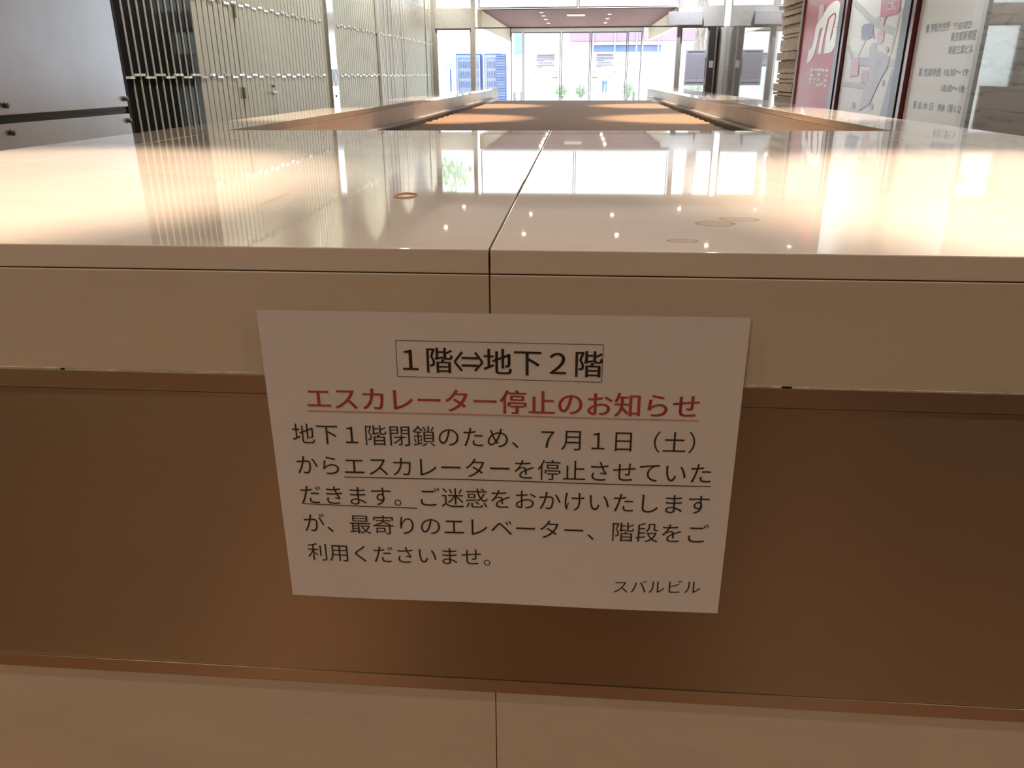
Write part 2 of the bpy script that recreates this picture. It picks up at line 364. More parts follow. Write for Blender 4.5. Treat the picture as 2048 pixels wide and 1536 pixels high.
for zc in (1.235, 1.815, 2.425):
    bm = bm_new(); y = 5.36; i = 0
    while y < 17.0:
        inglass = y < 6.38
        if not (9.75 < y < 10.25):
            zz = zc + (0.0085 if i % 2 else -0.0085); dull = 1 if random.random() < (0.75 if inglass else 0.25) else 0
            w = 0.062 if inglass else 0.044
            for s in (-1, 1):
                d = random.uniform(-0.0022, 0.0018)
                c = y + s * (w / 2 + 0.005)
                if zc < 1.5 or not inglass:
                    vs = [bm.verts.new((XL + 0.010 + q, yy, z)) for yy, z, q in ((c - w / 2, zz - 0.008, d), (c + w / 2, zz - 0.008, -d), (c + w / 2, zz + 0.008, -d), (c - w / 2, zz + 0.008, d))]
                    vk = [bm.verts.new((XL - 0.012, v.co.y, v.co.z)) for v in vs]
                    bm.faces.new(vs).material_index = dull
                    for q in range(4): bm.faces.new((vs[q], vk[q], vk[(q + 1) % 4], vs[(q + 1) % 4])).material_index = dull
        y += 0.15 if not inglass else 0.14; i += 1
    obj('silver_stud_row', bm, [M['plate'], M['plate_dull']], wl)

# ribbed service door in the left wall
bm = bm_new(); box(bm, XL - 0.035, XL - 0.012, DOOR0, DOOR1, 0.01, 2.10)
y = DOOR0 + 0.004
while y < DOOR1 - 0.05: box(bm, XL - 0.012, XL + 0.003, y + 0.007, y + 0.0995 - 0.007, 0.01, 2.10); y += 0.0995
d1 = struct('door_1', bm, M['rib'])
for zc in (1.752, 1.092): simple('hinge', M['hinge'], d1, (XL, XL + 0.022, DOOR0 - 0.012, DOOR0 + 0.022, zc - 0.048, zc + 0.048), bev=0.004)
bm = bm_new(); lathe(bm, (XL + 0.003, 7.955, 1.142), [(0.013, 0), (0.013, 0.02), (0.010, 0.024)], 'X', 14); obj('lock_cylinder', bm, M['hinge'], d1)
bm = bm_new(); lathe(bm, (XL + 0.003, 7.955, 1.082), [(0.024, 0), (0.024, 0.006), (0.012, 0.010), (0.010, 0.045)], 'X', 16)
tube(bm, [(XL + 0.045, 7.955, 1.082), (XL + 0.050, 7.93, 1.080), (XL + 0.046, 7.85, 1.078)], [0.010, 0.010, 0.008], 10); obj('door_handle', bm, M['trim_metal'], d1)

bm = bm_new(); box(bm, XL - 0.035, XL, 9.828, 9.858, 0, H); box(bm, XL - 0.035, XL, 10.125, 10.21, 0, H); obj('pilaster_jamb', bm, M['rib'], wl)
# polished steel pilaster on the ribbed wall
t = thing('steel_pilaster', 'tall polished steel pilaster on the ribbed khaki wall', 'pilaster', (XL + 0.02, 10.0, 0))
bm = bm_new(); box(bm, XL - 0.035, XL + 0.03, 9.86, 10.12, 0, 1.12, 0.004); box(bm, XL - 0.035, XL + 0.03, 9.86, 10.12, 1.30, H, 0.004); obj('shaft', bm, M['polished'], t)
bm = bm_new(); box(bm, XL - 0.03, XL + 0.022, 9.86, 10.12, 1.12, 1.30)
for k in range(5): box(bm, XL + 0.018, XL + 0.032, 9.875 + k * 0.055, 9.89 + k * 0.055, 1.12, 1.30)
obj('slotted_grille', bm, M['alu'], t)
bm = bm_new(); lathe(bm, (XL + 0.03, 9.98, 1.00), [(0.012, 0), (0.012, 0.006), (0.008, 0.010)], 'X', 12); obj('screw', bm, M['dark'], t)

# satin aluminium cladding panels with joint band and bolts
t = thing('aluminium_panel', 'large satin aluminium wall panel with dark joint band and round bolts', 'panel', (XL + 0.02, 4.2, 0))
simple('upper_sheet', M['alu'], t, (XL - 0.035, XL + 0.02, 2.6, 5.26, 1.048, H), bev=0.004)
simple('lower_sheet', M['alu'], t, (XL - 0.035, XL + 0.02, 2.6, 5.26, 0, 1.006), bev=0.004)
simple('joint_band', M['dark'], t, (XL - 0.035, XL + 0.008, 2.6, 5.26, 1.006, 1.048), (XL + 0.008, XL + 0.014, 2.6, 5.26, 1.023, 1.027))
simple('edge_channel', M['gap'], t, (XL - 0.035, XL + 0.016, 5.262, 5.30, 0, H))
for yy in (4.08, 5.235):
    for zc in (1.098, 0.962):
        bm = bm_new(); lathe(bm, (XL + 0.02, yy, zc), [(0.010, 0), (0.010, 0.005), (0.017, 0.006), (0.017, 0.014), (0.012, 0.019)], 'X', 16); obj('bolt', bm, M['bolt'], t, True)

# right wall: polished veined marble, set back beyond the stone pier
bm = bm_new(); box(bm, XR, XR + 0.3, YB, 10.9, 0, H); box(bm, 2.86, 3.05, 10.9, YF, 0, H)
struct('wall_right', bm, M['zebra'])
bm = bm_new(); z = 0.0
while z < H:
    h = random.choice((0.03, 0.05, 0.07, 0.11, 0.16, 0.045)); h = min(h, H - z)
    d = random.uniform(0, 0.045); box(bm, XR - 0.01 - d, 2.90, 10.905, 11.93 + random.uniform(-0.015, 0.015), z + 0.002, z + h - 0.012, 0.003); z += h
box(bm, XR + 0.01, 2.88, 10.92, 11.9, 0, H)
o = struct('wall_right_pier', bm, M['stone'])

# ------------------------------------------------------------------ facade (inner glass line), vestibule, outer doors
def framed(name, x0, x1, z0, z1, Y, fr=0.03, m='post', pane='glass'):
    bm = bm_new()
    box(bm, x0, x0 + fr, Y - 0.03, Y + 0.03, z0, z1); box(bm, x1 - fr, x1, Y - 0.03, Y + 0.03, z0, z1)
    box(bm, x0 + fr, x1 - fr, Y - 0.03, Y + 0.03, z1 - fr, z1); box(bm, x0 + fr, x1 - fr, Y - 0.03, Y + 0.03, z0, z0 + fr)
    w = struct(name, bm, M[m]); simple('pane', M[pane], w, (x0 + fr, x1 - fr, Y - 0.005, Y + 0.005, z0 + fr, z1 - fr))
    return w
framed('window_1', -2.95, -2.215, 0, 2.11, YF)
framed('window_2', 1.975, 2.53, 0, 2.11, YF)
framed('window_3', -2.95, -2.14, 2.45, 3.36, YF)
framed('window_4', -2.06, -0.08, 2.47, 3.36, YF, 0.02)
framed('window_5', -0.06, 1.88, 2.47, 3.36, YF, 0.02)
framed('window_6', 1.97, 2.80, 2.45, 3.36, YF)
bm = bm_new(); box(bm, -3.05, -2.95, YF - 0.06, YF + 0.06, 0, H); struct('trim_1', bm, M['post'])
bm = bm_new(); box(bm, -2.215, -2.14, YF - 0.08, YF + 0.08, 0, H); struct('trim_2', bm, M['beige'])
bm = bm_new(); box(bm, 1.90, 1.97, YF - 0.08, YF + 0.08, 0, H); struct('trim_3', bm, M['post'])
bm = bm_new(); box(bm, -2.95, -2.215, YF - 0.07, YF + 0.07, 2.11, 2.45)
struct('trim_4', bm, M['beige'])
bm = bm_new(); box(bm, 1.97, 2.80, YF - 0.07, YF + 0.07, 2.11, 2.45); struct('trim_5', bm, M['beige'])
bm = bm_new(); box(bm, -3.05, 2.86, YF - 0.1, YF + 0.1, 3.36, H); struct('trim_6', bm, M['post'])
bm = bm_new(); box(bm, 2.53, 2.73, YF - 0.10, YF + 0.06, 0, 2.11); struct('trim_7', bm, M['darkpost'])
bm = bm_new(); box(bm, 2.73, 2.86, YF - 0.06, YF + 0.06, 0, 2.11); struct('trim_15', bm, M['white_metal'])
bm = bm_new(); box(bm, -2.14, 1.90, YF - 0.02, YF + 0.02, 2.105, 2.125); box(bm, -1.425, -1.41, YF - 0.012, YF + 0.012, 1.95, 2.105); struct('trim_8', bm, M['darkpost'])
simple('pale_cover', M['greypanel'], None, (1.70, 2.36, YF - 0.18, YF - 0.082, 2.13, 2.37), bev=0.006)
o = bpy.data.objects['pale_cover']; o.name = 'operator_box'; tag(o, 'pale grey door operator box above the entrance glass', 'door operator')
bm = bm_new(); tube(bm, [(2.66, YF - 0.16, 0), (2.66, YF - 0.16, 2.12)], 0.016, 12)
box(bm, 2.65, 2.67, YF - 0.15, YF - 0.09, 0.3, 0.34); box(bm, 2.65, 2.67, YF - 0.15, YF - 0.09, 1.9, 1.94)
tag(obj('chrome_pole', bm, M['chrome'], base=(2.66, YF - 0.16, 0)), 'slim chrome pole before the dark bronze post', 'pole')
simple('door_label', M['greypanel'], None, (2.56, 2.64, YF - 0.106, YF - 0.10, 1.35, 1.48)); tag(bpy.data.objects['door_label'], 'small grey plate on the dark bronze post', 'plate')

bm = bm_new(); box(bm, -2.02, 1.88, YF + 0.06, 24.4, 2.45, 2.465); sof = struct('trim_9', bm, M['soffit'])
bm = bm_new(); box(bm, -2.10, -2.02, YF + 0.08, 24.4, 2.125, 2.465); struct('trim_10', bm, M['cream'])
bm = bm_new(); box(bm, 1.88, 1.96, YF + 0.08, 24.4, 2.125, 2.465); struct('trim_11', bm, M['cream'])
for i, (px, py) in enumerate(((-0.83, 17.9), (-0.83, 18.9), (-0.83, 20.1), (-0.83, 21.6), (-0.83, 23.3), (0.60, 18.6), (0.60, 20.0), (0.60, 21.6))):
    t = thing('soffit_lamp', ('small round lamp in the left row under the brown soffit' if px < 0 else 'small round lamp in the right row under the brown soffit'), 'ceiling lamp', (px, py, 2.45), 'soffit lamps left row' if px < 0 else 'soffit lamps right row')
    bm = bm_new(); lathe(bm, (px, py, 2.438), [(0.045, 0.012), (0.05, 0.0), (0.04, -0.002)]); obj('trim_ring', bm, M['white_metal'], t)
    bm = bm_new(); lathe(bm, (px, py, 2.432), [(0.034, 0), (0.036, 0.006)]); obj('lens', bm, M['lamp'], t)
simple('soffit_vent', M['cream'], None, (-0.32, 0.08, 18.55, 19.15, 2.437, 2.45)); tag(bpy.data.objects['soffit_vent'], 'flat cream vent plate in the brown soffit', 'vent')
# outer glass doors
YD = 24.3
def door_leaf(n, x0, x1, hx):
    bm = bm_new(); box(bm, x0, x0 + 0.025, YD - 0.02, YD + 0.02, 0.02, 2.36); box(bm, x1 - 0.025, x1, YD - 0.02, YD + 0.02, 0.02, 2.36)
    box(bm, x0, x1, YD - 0.02, YD + 0.02, 2.33, 2.36); box(bm, x0, x1, YD - 0.02, YD + 0.02, 0.02, 0.10)
    d = struct('door_%d' % n, bm, M['stile']); simple('pane', M['glass'], d, (x0 + 0.025, x1 - 0.025, YD - 0.006, YD + 0.006, 0.10, 2.33))
    if hx is not None: simple('door_handle', M['grey_plastic'], d, (hx - 0.09, hx + 0.09, YD - 0.06, YD - 0.04, 1.14, 1.17), (hx - 0.08, hx - 0.06, YD - 0.05, YD - 0.006, 1.145, 1.165), (hx + 0.06, hx + 0.08, YD - 0.05, YD - 0.006, 1.145, 1.165))
    return d
door_leaf(2, -1.64, -0.57, -0.72); door_leaf(3, -0.55, 0.27, None); door_leaf(4, 0.29, 1.31, 0.42)
for n, x0, x1 in ((7, -1.99, -1.66), (8, 1.33, 1.72)):
    w = framed('window_%d' % n, x0, x1, 0, 2.36, YD, 0.02, 'stile')
bm = bm_new(); box(bm, -2.02, -1.99, YD - 0.04, YD + 0.04, 0, 2.45); box(bm, 1.72, 1.76, YD - 0.04, YD + 0.04, 0, 2.45); box(bm, -1.99, 1.72, YD - 0.03, YD + 0.03, 2.36, 2.45); struct('trim_12', bm, M['white_metal'])
o = simple('hanging_panel', M['greenglass'], None, (-1.90, -1.68, YD - 0.07, YD - 0.055, 1.77, 2.33), bev=0.002)
tag(o, 'pale green glass panel standing in the left sidelight of the doors', 'panel')
for k, (hx, which) in enumerate(((-1.79, 'left'), (1.46, 'right'))):
    t = thing('door_stop', 'pair of grey plastic guards low on the %s sidelight of the doors' % which, 'door guard', (hx, YD - 0.06, 0))
    simple('guard', M['grey_plastic'], t, (hx - 0.14, hx - 0.07, YD - 0.09, YD - 0.03, 0, 0.76), bev=0.012)
    simple('guard', M['grey_plastic'], t, (hx + 0.07, hx + 0.14, YD - 0.09, YD - 0.03, 0, 0.76), bev=0.012)
    simple('cross_tie', M['greypanel'], t, (hx - 0.07, hx + 0.07, YD - 0.07, YD - 0.05, 0.55, 0.60))
FY = lambda Y, x, z: (Vector((x, Y, z)), Vector((1, 0, 0)), Vector((0, 0, 1)), Vector((0, -1, 0)))
def door_notice(x0, x1, label):
    t = thing('door_notice', label, 'notice', ((x0 + x1) / 2, YD - 0.012, 1.42))
    w = x1 - x0; simple('sheet', M['backlit'], t, (x0, x1, YD - 0.014, YD - 0.008, 1.42, 1.79))
    fr = FY(YD - 0.0155, x0, 1.42); bm = bm_new()
    for a, b, y in ((0.06, 0.94, 0.335), (0.06, 0.94, 0.31)): bar(bm, fr, a * w, y, b * w, y, 0.015)
    obj('heading_lines', bm, M['backlit_red'], t)
    bm = bm_new()
    for a, b, y in ((0.04, 0.97, 0.265), (0.04, 0.97, 0.228), (0.04, 0.45, 0.19), (0.12, 0.85, 0.125), (0.04, 0.95, 0.06), (0.04, 0.35, 0.02)): bar(bm, fr, a * w, y, b * w, y, 0.014)
    obj('text_lines', bm, M['backlit_ink'], t)
door_notice(-1.275, -0.725, 'notice with red heading lines on the left glass entrance door')
door_notice(0.44, 0.955, 'notice with red heading lines on the right glass entrance door')
for xx, lab in ((-1.29, 'left edge of left door'), (-0.70, 'right edge of left door'), (0.40, 'left edge of right door'), (1.00, 'right edge of right door')):
    bm = bm_new(); fr = FY(YD - 0.012, xx, 1.28)
    prism(bm, [(-0.03, 0), (0.03, 0), (0, 0.06)], fr, 0.004)
    tag(obj('safety_sticker', bm, M['grey_plastic'], base=(xx, YD - 0.012, 1.28)), 'tiny grey triangle sticker near the %s below the notice' % lab, 'sticker', 'triangle door stickers')
# printed sheet on the right facade window
t = thing('window_notice', 'tall printed sheet with dark header taped on the right facade glass', 'notice', (2.31, YF - 0.04, 1.02))
simple('sheet', M['backlit'], t, (2.10, 2.53, YF - 0.042, YF - 0.036, 1.02, 1.68))
fr = FY(YF - 0.0435, 2.10, 1.02); bm = bm_new()
bar(bm, fr, 0.04, 0.625, 0.36, 0.625, 0.022); bar(bm, fr, 0.03, 0.05, 0.38, 0.05, 0.022); bar(bm, fr, 0.40, 0.16, 0.40, 0.52, 0.018); poly(bm, fr, [(0.24, 0.12), (0.255, 0.12), (0.255, 0.14), (0.24, 0.14)])
obj('dark_bars', bm, M['backlit_ink'], t)
bm = bm_new()
for k in range(22): bar(bm, fr, 0.03, 0.57 - k * 0.021, 0.37, 0.57 - k * 0.021, 0.005)
obj('fine_lines', bm, M['backlit_fine'], t)

# ------------------------------------------------------------------ outdoors
bm = bm_new(); box(bm, -40, 40, 24.6, 90, -0.25, -0.02); box(bm, -40, -3.3, 8, 24.6, -0.25, -0.02); box(bm, 3.2, 40, 8, 24.6, -0.25, -0.02)
o = obj('pavement', bm, M['pavement']); o['kind'] = 'structure'
t = thing('shop_building', 'white shop building across the street with pink fascia', 'building', (5, 72, -0.02))
simple('wall', M['white_wall'], t, (-30, 40, 70, 76, -0.02, 10))
simple('fascia', M['pinkband'], t, (-0.9, 9.2, 69.4, 70, 3.75, 4.6)); simple('lower_fascia', M['pinkpale'], t, (-0.6, 9.2, 69.5, 70, 3.45, 3.74))
simple('shopfront', M['blueband'], t, (1.0, 6.5, 69.8, 70, 2.95, 3.40)); simple('plinth', M['white_metal'], t, (-30, 40, 69.9, 70, -0.02, 0.6))
for k in range(4): simple('post', M['greyink'], t, (0.95 + k * 1.75, 1.05 + k * 1.75, 69.3, 69.38, 0, 4.6))
def vending(x0, x1, Y, lab):
    t = thing('vending_machine', lab, 'vending machine', ((x0 + x1) / 2, Y, -0.02)); w = x1 - x0
    simple('cabinet', M['vend_blue'], t, (x0, x1, Y + 0.04, Y + 0.75, -0.02, 1.94), bev=0.01)
    simple('door_frame', M['vend_pale'], t, (x0 + 0.03, x0 + 0.09, Y, Y + 0.04, 0.1, 1.9), (x1 - 0.09, x1 - 0.03, Y, Y + 0.04, 0.1, 1.9), (x0 + 0.09, x1 - 0.09, Y, Y + 0.04, 1.80, 1.9), (x0 + 0.09, x1 - 0.09, Y, Y + 0.04, 0.1, 0.5))
    simple('display_back', M['vend_pale'], t, (x0 + 0.09, x1 - 0.09, Y + 0.03, Y + 0.04, 0.5, 1.8))
    for k, z in enumerate((1.48, 1.15, 0.82, 0.52)):
        simple('goods_row', M['vend_pack'], t, *[(x0 + 0.12 + q * 0.09, x0 + 0.18 + q * 0.09, Y + 0.0, Y + 0.03, z, z + 0.2) for q in range(int((w - 0.24) / 0.09) + 1)])
    return t
vending(-4.46, -3.55, 30, 'blue vending machine left of the entrance post beyond the glass')
vending(-3.42, -2.84, 29.9, 'blue vending machine right of the entrance post beyond the glass')
t = thing('slatted_screen', 'blue slatted screen standing beside the right vending machine', 'screen', (-2.78, 29.9, -0.02))
simple('board', M['vend_blue'], t, (-2.98, -2.62, 29.86, 29.9, -0.02, 1.92))
for k in range(34): simple('slat', M['vend_pale'], t, (-2.97, -2.66, 29.835, 29.86, 0.1 + k * 0.053, 0.125 + k * 0.053))
t = thing('parking_sign', 'grey square board on a post left of the vending machines', 'sign', (-4.62, 29.5, -0.02))
simple('board', M['grey_plastic'], t, (-4.72, -4.52, 29.45, 29.47, 1.42, 1.66), bev=0.01)
bm = bm_new(); tube(bm, [(-4.58, 29.5, -0.02), (-4.58, 29.5, 1.6)], 0.03, 10); obj('post', bm, M['vend_blue'], t)
def leafcloud(bm, c, rad, n, size):
    for i in range(n):
        d = Vector((random.gauss(0, 1), random.gauss(0, 1), random.gauss(0, 1))).normalized() * random.random() ** 0.4
        p = Vector(c) + Vector((d.x * rad[0], d.y * rad[1], d.z * rad[2]))
        a = Vector((random.gauss(0, 1), random.gauss(0, 1), random.gauss(0, 1))).normalized(); b = a.orthogonal().normalized()
        s = size * random.uniform(0.6, 1.2)
        bm.faces.new([bm.verts.new(p + a * s), bm.verts.new(p + b * s * 0.45), bm.verts.new(p - a * s * 0.9), bm.verts.new(p - b * s * 0.45)])
def tree(x, y, h, r, lab, cr):
    t = thing('street_tree', lab, 'tree', (x, y, -0.02)); bm = bm_new(); pts = []; rr = []
    for k in range(14):
        f = k / 13; pts.append((x + 0.10 * math.sin(f * 4), y + 0.06 * math.cos(f * 5), -0.02 + f * h)); rr.append(r * (1.15 - 0.45 * f) * random.uniform(0.94, 1.06))
    tube(bm, pts, rr, 16); obj('trunk', bm, M['bark'], t, True)
    bm = bm_new()
    for k in range(5):
        a = k * 1.26; tube(bm, [(x, y, h * 0.8), (x + 0.7 * math.cos(a), y + 0.7 * math.sin(a), h * 1.0), (x + 1.5 * math.cos(a), y + 1.5 * math.sin(a), h * 1.15)], [r * 0.4, r * 0.25, r * 0.1], 8)
    obj('branches', bm, M['bark'], t)
    bm = bm_new(); leafcloud(bm, (x, y, h * 1.2), cr, 2600, 0.13); obj('foliage', bm, M['leaf'], t)
tree(4.02, 29.8, 7.0, 0.21, 'tree trunk with ridged bark outside the right facade glass', (2.4, 2.0, 1.3))
tree(-7.2, 34.0, 4.1, 0.16, 'leafy tree behind the vending machines outside the left glass', (3.0, 2.0, 0.95))
def shrub(x, y, s, lab):
    t = thing('shrub', lab, 'shrub', (x, y, -0.02)); bm = bm_new()
    for k in range(7):
        a = k * 0.9; tube(bm, [(x, y, -0.02), (x + 0.25 * s * math.cos(a), y + 0.25 * s * math.sin(a), 0.7 * s)], [0.02, 0.008], 6)
    obj('stems', bm, M['bark'], t); bm = bm_new(); leafcloud(bm, (x, y, 0.55 * s), (0.5 * s, 0.45 * s, 0.45 * s), 420, 0.07); obj('foliage', bm, M['leaf'], t)
shrub(-0.9, 44, 0.8, 'leafy shrub outside behind the left glass door'); shrub(0.1, 46, 0.75, 'leafy shrub outside behind the middle glass door'); shrub(2.6, 45, 0.8, 'leafy shrub outside behind the right glass door')
shrub(3.65, 28.6, 1.15, 'leafy shrub at the foot of the ridged tree trunk')

# a passer-by far out on the pavement
def skin(name, nodes, edges, m, parent, lvl=2):
    me = bpy.data.meshes.new(name); off = wloc(parent)
    me.from_pydata([Vector(n[:3]) - off for n in nodes], edges, []); me.materials.append(m)
    o = bpy.data.objects.new(name, me); COL.objects.link(o); o.parent = parent
    sk = o.modifiers.new('skin', 'SKIN'); 
    for i, n in enumerate(nodes):
        d = me.skin_vertices[0].data[i]; d.radius = (n[3], n[3] if len(n) < 5 else n[4]); d.use_root = (i == 0)
    sk.use_smooth_shade = True
    su = o.modifiers.new('smooth', 'SUBSURF'); su.levels = lvl; su.render_levels = lvl
    return o
px, py = 1.62, 55.0
t = thing('person', 'person in white shirt and blue trousers walking outside beyond the doors', 'person', (px, py, -0.02))
body = [(px, py, 0.86, 0.15, 0.11), (px, py, 1.02, 0.13, 0.10), (px, py, 1.20, 0.16, 0.11), (px, py, 1.34, 0.17, 0.10), (px, py, 1.42, 0.06), (px, py - 0.01, 1.50, 0.07), (px, py - 0.01, 1.58, 0.085), (px, py, 1.64, 0.06),
        (px + 0.09, py, 0.80, 0.09), (px + 0.10, py - 0.12, 0.44, 0.06), (px + 0.10, py - 0.05, 0.06, 0.04), (px + 0.10, py - 0.20, 0.02, 0.04),
        (px - 0.09, py, 0.80, 0.09), (px - 0.10, py + 0.06, 0.44, 0.06), (px - 0.10, py + 0.28, 0.10, 0.04), (px - 0.10, py + 0.16, 0.03, 0.04),
        (px + 0.20, py, 1.33, 0.06), (px + 0.25, py + 0.06, 1.06, 0.045), (px + 0.26, py - 0.04, 0.84, 0.035), (px + 0.26, py - 0.07, 0.74, 0.035),
        (px - 0.20, py, 1.33, 0.06), (px - 0.25, py - 0.05, 1.06, 0.045), (px - 0.26, py - 0.20, 0.88, 0.035), (px - 0.26, py - 0.25, 0.79, 0.035)]
edges = [(0, 1), (1, 2), (2, 3), (3, 4), (4, 5), (5, 6), (6, 7), (0, 8), (8, 9), (9, 10), (10, 11), (0, 12), (12, 13), (13, 14), (14, 15), (3, 16), (16, 17), (17, 18), (18, 19), (3, 20), (20, 21), (21, 22), (22, 23)]
skin('body', body, edges, M['skin'], t)
sh = [(px, py, 0.90, 0.165, 0.125), (px, py, 1.05, 0.15, 0.115), (px, py, 1.22, 0.175, 0.125), (px, py, 1.36, 0.175, 0.11), (px + 0.21, py, 1.34, 0.075), (px + 0.25, py + 0.05, 1.12, 0.06), (px - 0.21, py, 1.34, 0.075), (px - 0.25, py - 0.04, 1.12, 0.06)]
skin('shirt', sh, [(0, 1), (1, 2), (2, 3), (3, 4), (4, 5), (3, 6), (6, 7)], M['shirt'], t)
tr = [(px, py, 0.88, 0.165, 0.125), (px + 0.09, py, 0.80, 0.105), (px + 0.10, py - 0.12, 0.44, 0.08), (px + 0.10, py - 0.06, 0.12, 0.06), (px - 0.09, py, 0.80, 0.105), (px - 0.10, py + 0.06, 0.44, 0.08), (px - 0.10, py + 0.25, 0.14, 0.06)]
skin('trousers', tr, [(0, 1), (1, 2), (2, 3), (0, 4), (4, 5), (5, 6)], M['trousers'], t)
skin('hair', [(px, py + 0.03, 1.53, 0.07), (px, py + 0.02, 1.61, 0.10), (px, py - 0.01, 1.66, 0.07)], [(0, 1), (1, 2)], M['hair'], t)

# ------------------------------------------------------------------ marble parapet round the escalator well
FYW = 0.635; YBK = 2.11; XI0, XI1 = -0.93, 0.785; XO0, XO1 = -1.125, 1.01; YE0, YE1 = 9.5, 9.8; SEAM = -0.071
T = 1.10; SB = 1.0795
t = par = thing('escalator_parapet', 'cream marble parapet with steel band enclosing the escalator well', 'parapet', (-0.06, 1.37, 0))
G = 0.0008
def slab(x0, x1, y0, y1): simple('coping_slab', M['marble'], t, (x0 + G, x1 - G, y0 + G, y1 - G, SB, T), bev=0.0011)
slab(XI0, SEAM, FYW - 0.0004, YBK); slab(SEAM, XI1, FYW - 0.0004, YBK)
slab(XO0, XI0, FYW - 0.0004, YBK + 0.06); slab(XI1, XO1, FYW - 0.0004, 2.01)
ys = [YBK + 0.06, 3.69, 4.60, 6.3, 8.0, YE0]
for a, b in zip(ys, ys[1:]): slab(XO0, XI0, a, b)
ys = [2.01, 2.96, 3.95, 5.6, 7.3, 9.0, YE1]
for a, b in zip(ys, ys[1:]): slab(XI1, XO1, a, b)
# grout in the joints and the core behind the stone
simple('grout_joint', M['grout'], t, (XO0 + 0.01, XO1 - 0.01, FYW + 0.006, YBK - 0.01, SB - 0.004, T - 0.0004), (XO0 + 0.01, XI0 - 0.01, YBK - 0.01, YE0 - 0.01, SB - 0.004, T - 0.0004), (XI1 + 0.01, XO1 - 0.01, YBK - 0.01, YE1 - 0.01, SB - 0.004, T - 0.0004),
       (XO0 + 0.004, XO1 - 0.004, FYW + 0.0025, YBK - 0.012, SB - 0.003, SB + 0.004))
z_a, z_b, z_c, z_d = 0.984, 0.9665, 0.6515, 0.636
for a, b in ((XO0, SEAM), (SEAM, XO1)):
    simple('fascia_slab', M['marble_face_shaded'], t, (a + G * 0.8, b - G * 0.8, FYW, FYW + 0.02, z_a + 0.001, SB - 0.0010), bev=0.0009)
    simple('base_slab', M['marble_face_shaded'], t, (a + G * 0.5, b - G * 0.5, FYW, FYW + 0.02, 0, z_d - 0.0006), bev=0.001)
simple('steel_band', M['steel'], t, (XO0, XO1, FYW - 0.001, FYW + 0.018, z_c + 0.0004, z_b - 0.0008), bev=0.0003)
simple('edge_strip', M['steel_strip'], t, (XO0, XO1, FYW - 0.002, FYW + 0.018, z_b, z_a), bev=0.00025)
simple('edge_strip', M['steel_strip'], t, (XO0, XO1, FYW - 0.002, FYW + 0.018, z_d, z_c), bev=0.00025)
bm = bm_new(); x = XO0 + 0.02
while x < XO1 - 0.05:
    w = random.uniform(0.03, 0.16); hh = random.uniform(0.0008, 0.0020)
    box(bm, x, min(x + w, XO1), FYW - 0.0008, FYW + 0.01, z_a, z_a + hh); x += w + random.choice((0.0, 0.004, 0.009))
obj('sealant_bead', bm, M['sealant'], t)
simple('backing_grout', M['grout'], t, (XO0 + 0.01, XO1 - 0.01, FYW + 0.003, FYW + 0.0195, z_a - 0.003, z_a + 0.004), (SEAM - 0.004, SEAM + 0.004, FYW + 0.0015, FYW + 0.0195, z_a + 0.002, SB - 0.003), (SEAM - 0.004, SEAM + 0.004, FYW + 0.0015, FYW + 0.0195, 0.01, z_d - 0.002))
simple('core', M['gap'], t, (XO0 + 0.022, XO1 - 0.022, FYW + 0.02, YBK - 0.02, 0, SB - 0.0035), (XO0 + 0.022, XI0 - 0.022, YBK - 0.02, YE0 - 0.02, 0, SB - 0.0035), (XI1 + 0.022, XO1 - 0.022, YBK - 0.02, YE1 - 0.02, 0, SB - 0.0035))
ys = [YBK, 2.9, 3.69, 4.60, 5.7, 6.8, 7.9, YE0]
for a, b in zip(ys, ys[1:]): simple('inner_panel', M['marble_inner'], t, (XI0 - 0.022, XI0 - 0.002, a + G, b - G, 0.6, SB - 0.001), bev=0.001)
ys = [YBK, 2.96, 3.95, 5.2, 6.4, 7.6, 8.7, YE1]
for a, b in zip(ys, ys[1:]): simple('inner_panel', M['marble_inner'], t, (XI1 + 0.002, XI1 + 0.022, a + G, b - G, 0.6, SB - 0.001), bev=0.001)
simple('outer_panel', M['marble_face_shaded'], t, (XO0 + 0.004, XO0 + 0.024, FYW + 0.02, YE0, 0, SB - 0.001)); simple('outer_panel', M['marble_face_shaded'], t, (XO1 - 0.024, XO1 - 0.004, FYW + 0.02, YE1, 0, SB - 0.001))
simple('end_panel', M['marble_face_shaded'], t, (XO0 + 0.02, XI0 - 0.005, YE0 - 0.02, YE0 - 0.002, 0, SB - 0.001)); simple('end_panel', M['marble_face_shaded'], t, (XI1 + 0.005, XO1 - 0.02, YE1 - 0.02, YE1 - 0.002, 0, SB - 0.001))
simple('back_panel', M['marble_face_shaded'], t, (XI0, XI1, YBK - 0.02, YBK - 0.003, 0.6, SB - 0.001))
TZ = 1.008
simple('metal_skirt', M['skirt'], t, (XI0 - 0.002, XI0 + 0.030, YBK + 0.002, YE0 - 0.4, TZ - 0.012, TZ), bev=0.002)
simple('metal_skirt', M['skirt'], t, (XI1 - 0.030, XI1 + 0.002, YBK + 0.002, YE1 - 0.4, TZ - 0.012, TZ), bev=0.002)

